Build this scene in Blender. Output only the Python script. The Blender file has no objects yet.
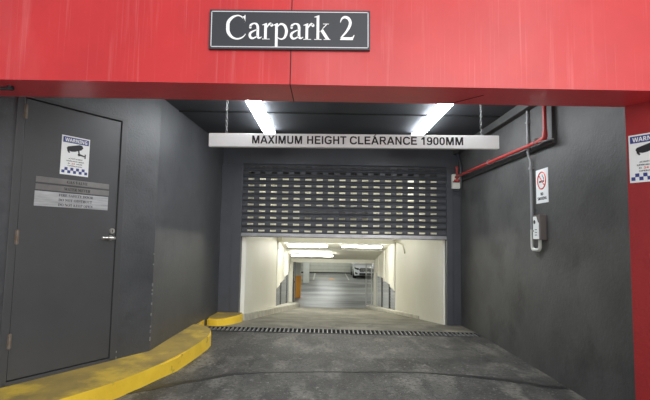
import bpy, bmesh, math, random
from mathutils import Vector, Matrix
random.seed(7)
PI = math.pi
sc = bpy.context.scene
COL = sc.collection

# ---------------------------------------------------------------- camera
PITCH, ROLL, F = math.radians(4.72), math.radians(1.0), 460.0
fwd = Vector((0, math.cos(PITCH), math.sin(PITCH)))
u0 = Vector((0, -math.sin(PITCH), math.cos(PITCH)))
r0 = Vector((1, 0, 0))
rt = r0 * math.cos(ROLL) + u0 * math.sin(ROLL)
up = -r0 * math.sin(ROLL) + u0 * math.cos(ROLL)
cd = bpy.data.cameras.new('camera'); cam = bpy.data.objects.new('camera', cd); COL.objects.link(cam)
cd.sensor_width = 36; cd.lens = 36 * F / 650; cd.clip_end = 200; cd.clip_start = 0.05
M = Matrix((rt, up, -fwd)).transposed().to_4x4(); M.translation = (0, 0, 1.5)
cam.matrix_world = M
sc.camera = cam
# ---------------------------------------------------------------- world, outside light, exposure
w = bpy.data.worlds.new('world'); sc.world = w; w.use_nodes = True
bg = w.node_tree.nodes['Background']; bg.inputs[0].default_value = (0.86, 0.93, 1.0, 1); bg.inputs[1].default_value = 0.62
def area(name, loc, target, sx, sy, power, col):
    l = bpy.data.lights.new(name, 'AREA'); l.shape = 'RECTANGLE'; l.size = sx; l.size_y = sy; l.energy = power; l.color = col
    o = bpy.data.objects.new(name, l); COL.objects.link(o); o.location = loc
    o.rotation_euler = (Vector(target) - Vector(loc)).to_track_quat('-Z', 'Y').to_euler(); return o
area('outside_key_light', (3.5, -6.0, 5.0), (0.6, 3.3, 2.6), 6.0, 4.0, 700, (1.0, 0.97, 0.93))  # added soft area key on the fascia, not a known lamp
area('low_fill_light', (3.0, -7.0, 1.5), (0.5, 3.3, 2.4), 5.0, 2.0, 330, (1.0, 0.97, 0.93))  # added low fill to lift the soffit and door wall, no shopfront there
sc.view_settings.view_transform = 'Standard'; sc.view_settings.look = 'None'
sc.view_settings.exposure = 0.0; sc.view_settings.gamma = 1.0; sc.view_settings.use_curve_mapping = False
LAMP_E, TUNNEL_E, GARAGE_E = 42, 44, 55

# ---------------------------------------------------------------- materials
def mat(name, col, rough=0.6, metal=0.0, col2=None, nscale=4.0, lo=0.35, hi=0.7, bump=0.0, bscale=60, emis=None, estr=0, stretch=None,
        spec=None, coat=0, layers=()):
    m = bpy.data.materials.new(name); m.use_nodes = True
    nt = m.node_tree; N = nt.nodes; L = nt.links; b = N['Principled BSDF']
    b.inputs['Base Color'].default_value = (*col, 1); b.inputs['Roughness'].default_value = rough; b.inputs['Metallic'].default_value = metal
    if spec is not None: b.inputs['Specular IOR Level'].default_value = spec
    if coat: b.inputs['Coat Weight'].default_value = coat
    if emis: b.inputs['Emission Color'].default_value = (*emis, 1); b.inputs['Emission Strength'].default_value = estr
    tc = N.new('ShaderNodeTexCoord')
    def noise(scale, st=None, detail=6, rough_=0.6):
        n = N.new('ShaderNodeTexNoise'); n.inputs['Scale'].default_value = scale; n.inputs['Detail'].default_value = detail
        n.inputs['Roughness'].default_value = rough_
        if st:
            mp = N.new('ShaderNodeMapping'); mp.inputs['Scale'].default_value = st; L.new(tc.outputs['Object'], mp.inputs[0]); L.new(mp.outputs[0], n.inputs['Vector'])
        else: L.new(tc.outputs['Object'], n.inputs['Vector'])
        return n
    src = None
    allL = ([(col2, nscale, stretch, lo, hi, 1.0)] if col2 else []) + list(layers)
    for (c2, s, st, l, h, amt) in allL:
        n = noise(s, st)
        mr = N.new('ShaderNodeMapRange'); mr.inputs['From Min'].default_value = l; mr.inputs['From Max'].default_value = h; mr.inputs['To Max'].default_value = amt
        L.new(n.outputs['Fac'], mr.inputs['Value'])
        mx = N.new('ShaderNodeMix'); mx.data_type = 'RGBA'
        L.new(mr.outputs[0], mx.inputs['Factor'])
        if src: L.new(src, mx.inputs['A'])
        else: mx.inputs['A'].default_value = (*col, 1)
        mx.inputs['B'].default_value = (*c2, 1); src = mx.outputs['Result']
    if src: L.new(src, b.inputs['Base Color'])
    if bump:
        n = noise(bscale); bp = N.new('ShaderNodeBump'); bp.inputs['Strength'].default_value = bump; bp.inputs['Distance'].default_value = 0.01
        L.new(n.outputs['Fac'], bp.inputs['Height']); L.new(bp.outputs[0], b.inputs['Normal'])
    return m

M_red = mat('red_paint', (0.56, 0.028, 0.030), 0.42, col2=(0.47, 0.022, 0.026), nscale=1.5, bump=0.08, bscale=160,
            layers=[((0.70, 0.20, 0.20), 1.0, (1.2, 1, 0.5), 0.5, 0.75, 0.2), ((0.75, 0.30, 0.29), 1.0, (18, 1, 0.6), 0.60, 0.80, 0.22), ((0.72, 0.26, 0.26), 1.0, (80, 1, 0.9), 0.60, 0.76, 0.28)])
M_redsoff = mat('red_soffit_bounce_tint', (0.62, 0.040, 0.050), 0.3, bump=0.15, bscale=70, col2=(0.54, 0.036, 0.046))  # red raised on the underside to stand for light bounced off the ground
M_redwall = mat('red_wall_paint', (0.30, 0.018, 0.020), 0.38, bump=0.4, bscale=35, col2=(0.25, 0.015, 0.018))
M_wall = mat('charcoal_render', (0.050, 0.052, 0.056), 0.42, col2=(0.072, 0.074, 0.079), nscale=1.3, lo=.4, hi=.65, bump=0.45, bscale=40,
             layers=[((0.030, 0.031, 0.034), 2.2, (1, 1, 1.6), 0.52, 0.68, 0.6), ((0.20, 0.20, 0.20), 5.0, (1, 1, 0.25), 0.70, 0.78, 0.3)])
M_wallR = mat('charcoal_render_right', (0.060, 0.060, 0.060), 0.55, col2=(0.092, 0.092, 0.090), nscale=1.1, lo=.4, hi=.62, bump=0.35, bscale=30,
              layers=[((0.034, 0.034, 0.034), 1.6, (1, 1, 1), 0.50, 0.66, 0.75), ((0.20, 0.20, 0.19), 7.0, (1, 1, 1), 0.68, 0.78, 0.25)])
M_steel = mat('charcoal_steel', (0.050, 0.051, 0.054), 0.45, col2=(0.060, 0.061, 0.064), nscale=2.0, bump=0.08, bscale=120)
M_post = mat('blue_grey_steel', (0.046, 0.049, 0.058), 0.45, col2=(0.055, 0.059, 0.070))
M_ceil = mat('dark_ceiling', (0.040, 0.044, 0.054), 0.75, col2=(0.052, 0.057, 0.068), nscale=2, bump=.2)
M_gap = mat('dark_gap', (0.008, 0.008, 0.009), 0.9)
M_asph = mat('driveway_concrete', (0.095, 0.091, 0.082), 0.55, col2=(0.050, 0.048, 0.045), nscale=1.6, lo=0.42, hi=0.58, bump=1.0, bscale=60,
             layers=[((0.19, 0.182, 0.158), 3.0, (1, 0.5, 1), 0.51, 0.62, 0.8), ((0.024, 0.024, 0.023), 2.4, (2.2, .6, 1), 0.55, 0.62, 0.6),
                     ((0.030, 0.029, 0.027), 24.0, None, 0.48, 0.62, 0.7), ((0.40, 0.39, 0.35), 34.0, None, 0.62, 0.67, 0.6), ((0.26, 0.25, 0.23), 9.0, None, 0.64, 0.68, 0.5)])
M_bounce = mat('pale_bounce_ground', (0.48, 0.46, 0.43), 0.7, col2=(0.40, 0.385, 0.36), nscale=2)  # unseen outside ground, made pale to bounce light up to the soffit
M_ramp = mat('ramp_concrete', (0.25, 0.235, 0.185), 0.7, col2=(0.13, 0.122, 0.098), nscale=1.6, lo=.4, hi=.62, bump=0.7, bscale=50,
             layers=[((0.36, 0.35, 0.30), 8.0, None, 0.58, 0.70, 0.5), ((0.08, 0.078, 0.066), 3.0, (1, .6, 1), 0.55, 0.68, 0.6)])
M_gfloor = mat('garage_floor', (0.30, 0.305, 0.295), 0.42, col2=(0.10, 0.103, 0.10), nscale=0.5, stretch=(0.5, 1.4, 1), lo=.42, hi=.62, bump=0.05, bscale=20)
M_cream = mat('cream_paint', (0.80, 0.785, 0.69), 0.55, col2=(0.85, 0.84, 0.76), nscale=0.8, bump=0.08, bscale=40,
              layers=[((0.62, 0.58, 0.44), 3, (1, 1, 0.3), 0.66, 0.8, 0.35)])
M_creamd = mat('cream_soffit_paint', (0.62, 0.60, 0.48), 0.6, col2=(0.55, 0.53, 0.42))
M_kerbW = mat('pale_kerb_paint', (0.62, 0.60, 0.52), 0.7, col2=(0.40, 0.39, 0.34), nscale=5, bump=0.2)
M_yel = mat('yellow_kerb_paint', (0.88, 0.60, 0.045), 0.55, col2=(0.74, 0.48, 0.035), nscale=3, bump=0.3, bscale=50,
            layers=[((0.16, 0.13, 0.06), 9, None, 0.62, 0.72, 0.7)])
M_yeltop = mat('worn_yellow_paint', (0.40, 0.28, 0.065), 0.65, col2=(0.22, 0.165, 0.06), nscale=2.5, bump=0.4, bscale=60,
               layers=[((0.74, 0.50, 0.05), 1.6, None, 0.50, 0.62, 0.7), ((0.09, 0.08, 0.06), 12, None, 0.66, 0.74, 0.7)])
M_shut = mat('shutter_slat', (0.050, 0.053, 0.062), 0.5, metal=0.0, col2=(0.042, 0.044, 0.052), nscale=3)
M_bar = mat('shutter_bar', (0.33, 0.33, 0.34), 0.4, metal=0.7, col2=(0.22, 0.22, 0.23), nscale=6)
M_white = mat('white_sign', (0.82, 0.83, 0.83), 0.45, col2=(0.77, 0.78, 0.78), nscale=3)
M_wht2 = mat('white_label', (0.74, 0.76, 0.76), 0.35)
M_blk = mat('black_ink', (0.012, 0.012, 0.016), 0.5)
M_txt = mat('charcoal_ink', (0.005, 0.005, 0.008), 0.6)
M_navy = mat('navy_ink', (0.03, 0.045, 0.20), 0.4)
M_redink = mat('red_ink', (0.62, 0.07, 0.035), 0.4)
M_slate = mat('slate_panel', (0.026, 0.028, 0.036), 0.5, col2=(0.032, 0.034, 0.042), nscale=2)
M_silver = mat('silver_line', (0.62, 0.62, 0.66), 0.35)
M_lett = mat('white_letter', (0.86, 0.86, 0.86), 0.4)
M_ss = mat('brushed_steel', (0.50, 0.51, 0.52), 0.40, metal=0.4, col2=(0.28, 0.285, 0.29), nscale=3, stretch=(1, 1, 18))
M_ssd = mat('dull_steel', (0.16, 0.155, 0.15), 0.42, metal=0.6, col2=(0.26, 0.25, 0.24), nscale=3)
M_chrome = mat('satin_chrome', (0.62, 0.60, 0.54), 0.28, metal=0.8)
M_chain = mat('chain_steel', (0.10, 0.10, 0.10), 0.45, metal=0.3)
M_galv = mat('galvanised', (0.30, 0.30, 0.30), 0.45, metal=0.3, col2=(0.22, 0.22, 0.22), nscale=9)
M_pipeg = mat('grey_conduit', (0.27, 0.28, 0.29), 0.45)
M_piper = mat('red_pipe', (0.44, 0.03, 0.024), 0.4, col2=(0.34, 0.026, 0.022), nscale=8)
M_brown = mat('taupe_enclosure', (0.13, 0.11, 0.105), 0.45, col2=(0.10, 0.088, 0.085), nscale=5)
M_lamp = mat('lamp_diffuser', (0.9, 0.9, 0.9), 0.5, emis=(0.93, 0.97, 1.0), estr=LAMP_E)
M_lampT = mat('tunnel_diffuser', (0.9, 0.9, 0.88), 0.5, emis=(1.0, 0.985, 0.90), estr=TUNNEL_E)
M_lampG = mat('garage_diffuser', (0.9, 0.9, 0.88), 0.5, emis=(0.97, 1.0, 0.97), estr=GARAGE_E)
M_lbody = mat('lamp_body', (0.55, 0.56, 0.57), 0.4)
M_blackp = mat('black_plastic', (0.02, 0.02, 0.022), 0.5)
M_orange = mat('orange_paint', (0.80, 0.36, 0.03), 0.5, col2=(0.72, 0.31, 0.03), nscale=2)
M_colw = mat('column_white', (0.62, 0.63, 0.58), 0.6, col2=(0.55, 0.56, 0.52))
M_rust = mat('rusty_hinge', (0.14, 0.09, 0.06), 0.6, metal=0.4, col2=(0.20, 0.18, 0.16), nscale=20)
M_wire = mat('mesh_wire', (0.40, 0.41, 0.41), 0.5, metal=0.3)
M_dpost = mat('dark_gate_steel', (0.035, 0.036, 0.04), 0.5)
M_car = mat('white_car_paint', (0.72, 0.74, 0.76), 0.22, coat=0.6)
M_glass = mat('car_glass', (0.02, 0.025, 0.03), 0.08)
M_tyre = mat('tyre_rubber', (0.018, 0.018, 0.018), 0.8)
M_line = mat('white_line_paint', (0.70, 0.71, 0.69), 0.5, col2=(0.55, 0.56, 0.54), nscale=4)
M_gwall = mat('garage_wall_paint', (0.60, 0.61, 0.53), 0.55, col2=(0.54, 0.55, 0.48))
M_grey = mat('grey_panel', (0.30, 0.30, 0.29), 0.6)
M_crack = mat('tar_line', (0.012, 0.012, 0.012), 0.45, col2=(0.035, 0.034, 0.032), nscale=9, bump=.5)
M_dust = mat('pale_dust', (0.26, 0.255, 0.235), 0.8)

# ---------------------------------------------------------------- builders
def build(name, bm, m, parent=None, smooth=False, kind=None):
    if not isinstance(m, (list, tuple)): m = [m]
    bmesh.ops.recalc_face_normals(bm, faces=bm.faces)
    me = bpy.data.meshes.new(name); bm.to_mesh(me); bm.free()
    for x in m: me.materials.append(x)
    if smooth:
        for p in me.polygons: p.use_smooth = True
        me.set_sharp_from_angle(angle=math.radians(40))
    o = bpy.data.objects.new(name, me); COL.objects.link(o)
    if parent: o.parent = parent
    if kind: o['kind'] = kind
    return o
def struct(name, bm, m, parent=None, smooth=False):
    return build(name, bm, m, parent, smooth, None if parent else 'structure')
def tag(o, label, cat, group=None):
    o['label'] = label; o['category'] = cat
    if group: o['group'] = group
    return o
def thing(name, label, cat, loc=(0, 0, 0), rz=0, group=None):
    o = bpy.data.objects.new(name, None); COL.objects.link(o); o.location = loc; o.rotation_euler = (0, 0, rz); o.empty_display_size = .1
    return tag(o, label, cat, group)
def dup(root, loc=None, rz=None, label=None):
    def cp(o, par):
        c = o.copy(); COL.objects.link(c); c.parent = par
        for k in list(o.children): cp(k, c)
        return c
    r = cp(root, None)
    if loc is not None: r.location = loc
    if rz is not None: r.rotation_euler = (0, 0, rz)
    if label: r['label'] = label
    return r
def new(): return bmesh.new()
def box(bm, x0, x1, y0, y1, z0, z1, bev=0, mi=0):
    g = bmesh.ops.create_cube(bm, size=1)
    for v in g['verts']: v.co = Vector(((x0 + x1) / 2 + v.co.x * (x1 - x0), (y0 + y1) / 2 + v.co.y * (y1 - y0), (z0 + z1) / 2 + v.co.z * (z1 - z0)))
    fs = {f for v in g['verts'] for f in v.link_faces}
    for f in fs: f.material_index = mi
    if bev:
        es = {e for v in g['verts'] for e in v.link_edges}
        bmesh.ops.bevel(bm, geom=list(es), offset=bev, segments=2, affect='EDGES', profile=0.6)
    return bm
def bx(*a, **k): return box(new(), *a, **k)
def prism(bm, pts, z0, z1, top_mi=0, side_mi=0):
    lo_ = [bm.verts.new((p[0], p[1], z0 if not callable(z0) else z0(p))) for p in pts]
    hi_ = [bm.verts.new((p[0], p[1], z1 if not callable(z1) else z1(p))) for p in pts]
    f = bm.faces.new(hi_); f.material_index = top_mi
    bm.faces.new(lo_[::-1]).material_index = side_mi
    n = len(pts)
    for i in range(n):
        f = bm.faces.new((lo_[i], lo_[(i + 1) % n], hi_[(i + 1) % n], hi_[i])); f.material_index = side_mi
    return bm
def prism_axis(bm, pts, a0, a1, axis, mi=0):
    # extrude a 2-D outline; axis 'x': pts=(y,z), axis 'y': pts=(x,z)
    def P3(p, a): return (a, p[0], p[1]) if axis == 'x' else (p[0], a, p[1])
    A = [bm.verts.new(P3(p, a0)) for p in pts]; B = [bm.verts.new(P3(p, a1)) for p in pts]
    fs = [bm.faces.new(A), bm.faces.new(B[::-1])]
    n = len(pts)
    for i in range(n): fs.append(bm.faces.new((A[i], A[(i + 1) % n], B[(i + 1) % n], B[i])))
    for f in fs: f.material_index = mi
    return bm
def tube(bm, pts, r, seg=10, closed=False, mi=0):
    pts = [Vector(p) for p in pts]; n = len(pts); rings = []
    prev = None
    for i, p in enumerate(pts):
        if closed: t = (pts[(i + 1) % n] - pts[i - 1]).normalized()
        else: t = (pts[min(i + 1, n - 1)] - pts[max(i - 1, 0)]).normalized()
        if prev is None:
            a = Vector((0, 0, 1)) if abs(t.z) < .9 else Vector((1, 0, 0)); nn = t.cross(a).normalized()
        else: nn = (prev - t * prev.dot(t)).normalized()
        prev = nn; b = t.cross(nn)
        rr = r[i] if isinstance(r, (list, tuple)) else r
        rings.append([bm.verts.new(p + (nn * math.cos(2 * PI * k / seg) + b * math.sin(2 * PI * k / seg)) * rr) for k in range(seg)])
    for i in range(n if closed else n - 1):
        A, B = rings[i], rings[(i + 1) % n]
        for k in range(seg): bm.faces.new((A[k], A[(k + 1) % seg], B[(k + 1) % seg], B[k])).material_index = mi
    if not closed:
        bm.faces.new(rings[0][::-1]).material_index = mi; bm.faces.new(rings[-1]).material_index = mi
    return bm
def bend(pts, rad=0.06, n=5):
    pts = [Vector(p) for p in pts]; out = [pts[0]]
    for i in range(1, len(pts) - 1):
        a, b, c = pts[i - 1], pts[i], pts[i + 1]
        p, q = b + (a - b).normalized() * rad, b + (c - b).normalized() * rad
        for k in range(n + 1):
            t = k / n; out.append(p * (1 - t) ** 2 + b * 2 * t * (1 - t) + q * t * t)
    out.append(pts[-1]); return out
def disc(bm, c, r, h, axis='y', seg=20, mi=0):
    c = Vector(c); d = {'x': Vector((1, 0, 0)), 'y': Vector((0, 1, 0)), 'z': Vector((0, 0, 1))}[axis]
    return tube(bm, [c - d * h / 2, c + d * h / 2], r, seg, mi=mi)
def text_bm(bm, s, x0, x1, z0, z1, y, depth=0.002, bold=0.0, mi=0, space=1.0):
    """Lettering in the local xz plane facing -y, fitted to the box x0..x1, z0..z1."""
    cu = bpy.data.curves.new('lettering', 'FONT'); cu.body = s; cu.offset = bold; cu.extrude = 0.0; cu.resolution_u = 4; cu.space_character = space
    o = bpy.data.objects.new('lettering', cu); COL.objects.link(o)
    bpy.context.view_layer.update(); dg = bpy.context.evaluated_depsgraph_get()
    me = bpy.data.meshes.new_from_object(o.evaluated_get(dg)); bpy.data.objects.remove(o)
    xs = [v.co.x for v in me.vertices]; ys = [v.co.y for v in me.vertices]
    if not xs: return bm
    ax, bx_, ay, by = min(xs), max(xs), min(ys), max(ys)
    t = bmesh.new(); t.from_mesh(me)
    r = bmesh.ops.extrude_face_region(t, geom=list(t.faces))
    top = {g for g in r['geom'] if isinstance(g, bmesh.types.BMVert)}
    for v in t.verts:
        yy = y - (depth if v in top else 0)
        v.co = Vector((x0 + (v.co.x - ax) / (bx_ - ax) * (x1 - x0), yy, z0 + (v.co.y - ay) / (by - ay) * (z1 - z0)))
    m2 = bpy.data.meshes.new('t'); t.to_mesh(m2); t.free()
    n0 = len(bm.faces); bm.from_mesh(m2); bm.faces.ensure_lookup_table()
    for f in bm.faces[n0:]: f.material_index = mi
    bpy.data.meshes.remove(m2); bpy.data.meshes.remove(me)
    return bm

def sans(s):
    o = ''
    for ch in s:
        if 'A' <= ch <= 'Z': o += chr(0x1D5D4 + ord(ch) - 65)
        elif '0' <= ch <= '9': o += chr(0x1D7EC + ord(ch) - 48)
        else: o += ch
    return o
# ================================================================= STRUCTURE
XL, XR, YS = -1.98, 2.45, 8.30          # entry bay: left wall, right wall, shutter line
ZC = 3.15                               # entry ceiling
TL, TR = -1.42, 2.16                    # tunnel walls behind the shutter
GF, GC = -1.45, 0.95                    # lower garage floor, ceiling
YT = 14.0; YE = 19.7
def zr(y): return 0.0 if y <= 8.3 else max(GF, -(y - 8.3) * 0.125)
A31 = math.radians(31)
# entry floor with a trench cut for the drain
DX0, DX1, DY0, DY1 = -1.80, 2.42, 7.12, 7.44
def gz(x, y):                            # the apron rises a little towards the drain, more at its sides
    def tab(t):
        for (a, va), (c, vc) in zip(t, t[1:]):
            if y <= c: return va + (vc - va) * max(0, (y - a) / (c - a))
        return t[-1][1]
    l = tab([(3, 0), (5, 0), (7.3, .07), (8.3, .02)]); r = tab([(3, .04), (5, .06), (7.3, .04), (8.3, 0)])
    k = min(1, max(0, (x + 1.9) / 4.35)); return l + (r - l) * k
def ground(xs_, ys_, skip=None):
    b = new(); g = [[b.verts.new((x, y, gz(x, y))) for x in xs_] for y in ys_]
    for j in range(len(ys_) - 1):
        for i in range(len(xs_) - 1):
            if skip and skip(xs_[i], ys_[j]): continue
            b.faces.new((g[j][i], g[j][i + 1], g[j + 1][i + 1], g[j + 1][i]))
    r = bmesh.ops.extrude_face_region(b, geom=list(b.faces)); bmesh.ops.translate(b, vec=(0, 0, -.3), verts=[v for v in r['geom'] if isinstance(v, bmesh.types.BMVert)])
    return b
gx = [-9, -1.9, DX0, 0, 1.2, DX1, 2.45, 9]
struct('floor', ground([-9, -1.9, 0, 1.2, 2.45, 9], [-8, 3]), M_bounce)
struct('floor', ground(gx, [3, 4, 5, 6, DY0, DY1], lambda x, y: y >= DY0 - .01 and DX0 - .01 <= x < DX1 - .01), M_asph)
struct('floor', ground(gx, [DY1, 7.8, YS]), M_ramp)
struct('floor', bx(DX0, DX1, DY0, DY1, -0.26, -0.20), M_gap)  # pit floor coloured near black to stand for its shade
b = new()
ys = [YS + i * 0.4 for i in range(30)]; ys = [y for y in ys if y < 19.9] + [19.9]
prof = [(y, zr(y)) for y in ys]
prism_axis(b, [(YS, -1.9)] + prof + [(19.9, -1.9)], TL - .2, TR + .2, 'x')
struct('floor', b, M_ramp)
struct('floor', bx(-9, 13, YT, 39.4, -1.9, GF), M_gfloor)
# ceilings
b = bx(-5.5, 5.5, 3.72, YS + .1, ZC, 3.5)
c = struct('ceiling', b, M_ceil)
struct('ceiling_joint', box(bx(-1.98, 2.3, 5.98, 6.01, ZC - .012, ZC + .01), -1.98, 2.3, 7.45, 7.47, ZC - .008, ZC + .01), M_gap, c)
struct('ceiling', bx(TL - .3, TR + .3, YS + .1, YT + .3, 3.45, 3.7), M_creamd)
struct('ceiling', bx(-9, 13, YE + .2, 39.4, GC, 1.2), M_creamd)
# left side wall and right wall
b = new(); prism(b, [(XL, 5.40), (-1.86, YS + .1), (XL - .35, YS + .1), (XL - .35, 5.40)], -.1, ZC + .05)
struct('wall_left', b, M_wall)
struct('wall_right', bx(XR, XR + .35, 3.70, YS + .1, -.1, ZC + .05), M_wallR)
# bulkhead slightly proud of the right wall, its edge above the pipe
struct('trim_2', bx(2.41, XR + .02, 4.83, YS, 2.55, ZC + .02), M_wallR)
struct('trim_3', bx(2.32, 2.42, 4.83, YS, 3.05, ZC + .02, bev=.01), M_wallR)
# splayed red wall on the right
b = new()
dx, dy = math.sin(A31), -math.cos(A31)
L = .4 / math.cos(A31)
p0 = (XR, 3.70); p1 = (XR + dx * L, 3.70 + dy * L)
prism(b, [p0, p1, (7, 3.30), (7, 3.74), (XR + .02, 3.74)], -.1, 2.64)
struct('wall_front_right', b, M_redwall)
# splayed dark wall with the service door on the left (local frame: x along wall to the right, y into wall)
# red fascia beam: front face, soffit
b = new(); box(b, -7, -0.2725, 3.30, 3.72, 2.62, 5.2); box(b, -0.2705, 7, 3.30, 3.72, 2.62, 5.2)
for f in b.faces:
    f.normal_update()
    if f.normal.z < -0.5: f.material_index = 1
fas = struct('trim_1', b, [M_red, M_redsoff])
b = new(); box(b, -0.2745, -0.2685, 3.298, 3.40, 2.6185, 5.2); box(b, -0.2750, -0.2680, 3.298, 3.72, 2.6175, 2.63)
struct('panel_joint', b, M_gap, fas)
b = new()
b2 = [(1.005, 3.71), (1.20, 3.52)]
prism(b, [(1.000, 3.715), (1.012, 3.715), (1.212, 3.47), (1.206, 3.468)], 2.6175, 2.622)
struct('hairline_crack', b, M_gap, fas)
# lintel over the shutter, jambs
struct('trim_4', bx(XL, XR, YS, YS + .25, 2.79, ZC + .02), M_post)
b = new(); box(b, -1.87, -1.66, YS - .04, YS + .22, -.05, 2.80, bev=.006)
struct('trim_5', b, M_post)
struct('trim_6', bx(2.30, 2.45, YS - .03, YS + .22, -.05, 2.80, bev=.006), M_post)
# cream tunnel walls: full height chamber then stepped panels over the mesh
for nm, xa, xb in (('wall_left', TL - .35, TL), ('wall_right', TR, TR + .35)):
    b = new()
    prism_axis(b, [(YS + .1, -1.6), (YS + .1, 3.5), (YT, 3.5), (YT, -1.6)], xa, xb, 'x')
    struct(nm, b, M_cream)
def zc(y): return 1.46 - (y - YT) * 0.150       # sloping soffit of the tunnel
for nm, xa, xb, zb in (('wall_left', TL - .12, TL, 0.0), ('wall_right', TR, TR + .12, 0.02)):
    b = new()
    pts = [(YT, -.06 + zb), (15.2, -.06 + zb), (15.2, .0 + zb), (16.5, .0 + zb), (16.5, .05 + zb), (18.2, .05 + zb), (18.2, .10 + zb), (YE, .10 + zb), (YE, 1.6), (YT, 1.6)]
    prism_axis(b, pts, xa, xb, 'x')
    struct(nm, b, M_cream)
b = new(); prism_axis(b, [(YT + .1, zc(YT)), (YE + .3, zc(YE + .3)), (YE + .3, 1.9), (YT + .1, 1.9)], TL - .3, TR + .3, 'x')
struct('ceiling', b, M_cream)
b = new(); box(b, TL - .3, TR + .3, YT, YT + .25, 1.36, 3.5)
struct('wall_back', b, M_cream)
# portal frames of the tunnel
for (y, zb, h, d) in ((13.95, 1.345, .14, .28), (16.4, 1.11, .13, .25), (18.1, .90, .10, .20)):
    b = new()
    box(b, TL - .02, TR + .02, y, y + d, zb, zb + h + .12)
    box(b, TL - .02, TL + .02, y, y + d, .0 - (y - 16) * -.02, zb + .02)
    box(b, TR - .04, TR + .02, y, y + d, .0 - (y - 16) * -.02, zb + .02)
    struct('trim_7', b, M_cream)
b = new(); box(b, TL - .1, TR + .1, YE, YE + .3, .46, 1.0)
box(b, TL - .06, TL + .10, YE, YE + .3, GF - .05, .5); box(b, TR - .02, TR + .14, YE, YE + .3, GF - .05, .5)
struct('trim_8', b, M_cream)
struct('trim_9', bx(TL + .07, TR - .07, 16.37, 16.41, 1.075, 1.125), M_grey)
# low pale kerbs running down both sides of the ramp
b = new()
prism(b, [(TL, 8.36), (TL + .02, 8.36), (-1.32, 11), (-1.18, 15), (-1.02, 19.6), (-1.02, 20.3), (-1.3, 20.5), (TL, 20.5)], lambda p: zr(p[1]) - .1, lambda p: zr(p[1]) + .13)
tag(build('ramp_kerb', b, M_kerbW), 'pale painted kerb along the left side of the ramp', 'kerb')
b = new()
prism(b, [(TR, 10.5), (TR - .02, 10.5), (2.10, 14), (1.86, 19.7), (1.86, 20.3), (2.1, 20.5), (TR, 20.5)], lambda p: zr(p[1]) - .1, lambda p: zr(p[1]) + .07)
tag(build('ramp_kerb', b, M_kerbW), 'pale painted kerb along the right side of the ramp', 'kerb')
# lower garage shell
b = new(); box(b, -9, 13, 39, 39.4, GF - .1, 1.2)
for k in range(1, 8): box(b, -9, 13, 38.985, 39.01, GF + k * .3, GF + k * .3 + .018, mi=1)
box(b, -9, 13, 38.97, 39.01, GF, GF + .10, mi=2)
struct('wall_back', b, [M_gwall, M_grey, M_blackp])
struct('wall_left', bx(-9.3, -9, YT, 39.4, GF - .1, 1.2), M_gwall)
struct('wall_right', bx(13, 13.3, YT, 39.4, GF - .1, 1.2), M_gwall)
b = new(); box(b, -9.3, TL - .3, YT - .3, YT, -1.9, 1.2); box(b, TR + .3, 13.3, YT - .3, YT, -1.9, 1.2)
struct('wall_front', b, M_gwall)
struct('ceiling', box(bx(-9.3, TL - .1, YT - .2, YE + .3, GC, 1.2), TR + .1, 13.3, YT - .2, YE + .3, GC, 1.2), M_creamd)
# floor markings in the garage
for x, lb in ((-1.28, 'short white bay line beside the plain garage column'), (-.72, 'white bay line left of the small yellow floor mark'), (1.80, 'white bay line just left of the parked white car'), (4.35, 'white bay line on the far side of the parked car')):
    tag(build('bay_line', bx(x - .05, x + .05, 33 if x != -1.28 else 35.2, 38.9, GF, GF + .004), M_line), lb, 'floor marking', 'parking bay lines in the lower garage')
for y, h, lb in ((31.0, .12, 'far pale stripe crossing the garage floor, nearer the bays'), (25.2, .10, 'near pale stripe crossing the garage floor, by the orange column')):
    tag(build('floor_stripe', bx(-6, 10, y, y + h, GF, GF + .003), M_line), lb, 'floor marking', 'pale stripes across the garage floor')
b = new(); prism(b, [(.36, 33.2), (.80, 33.2), (.80, 33.55), (.66, 33.55), (.58, 34.6), (.50, 33.55), (.36, 33.55)], GF, GF + .012)
tag(build('floor_arrow', b, M_orange), 'small yellow mark on the garage floor between bay lines', 'floor marking')

# ================================================================= SERVICE DOOR WALL
RZ = math.atan2(math.cos(A31), math.sin(A31))      # local +x points from camera side to the corner
O = Vector((XL, 5.40, 0))
def S(s): return -s                                # distance from corner -> local x
wl = bpy.data.objects.new('wall_front_left', None); COL.objects.link(wl); wl['kind'] = 'structure'
wl.location = O; wl.rotation_euler = (0, 0, RZ)
b = new(); W0, W1, DZ0, DZ1 = .475, 1.53, .20, 2.735
box(b, -W0, 0.0, 0, .25, -.1, ZC); box(b, -2.44, -W1, 0, .25, -.1, ZC); box(b, -W1, -W0, 0, .25, -.1, DZ0 - .03); box(b, -W1, -W0, 0, .25, DZ1 + .03, ZC)
build('wall_panel', b, M_wall, wl)
struct('wall_front_left', bx(-7, -3.24, 3.31, 3.72, -.1, 2.64), M_wall)
d1 = bpy.data.objects.new('door_1', None); COL.objects.link(d1); d1['kind'] = 'structure'; d1.location = O; d1.rotation_euler = (0, 0, RZ)
d1['label'] = 'dark grey steel service door on the left'
b = new()
box(b, -W0 - .035, -W0 + .035, -.012, .10, DZ0 - .035, DZ1 + .04, bev=.004); box(b, -W1 - .035, -W1 + .035, -.012, .10, DZ0 - .035, DZ1 + .04, bev=.004)
box(b, -W1, -W0, -.012, .10, DZ1, DZ1 + .04, bev=.004); box(b, -W1, -W0, -.012, .10, DZ0 - .035, DZ0, bev=.004)
build('door_frame', b, M_steel, d1)
build('door_shadow_gap', bx(-W1 + .03, -W0 - .03, .05, .12, DZ0, DZ1), M_gap, d1)
build('door_leaf', bx(-W1 + .043, -W0 - .043, .0, .045, DZ0 + .010, DZ1 - .010, bev=.003), M_steel, d1)
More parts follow.
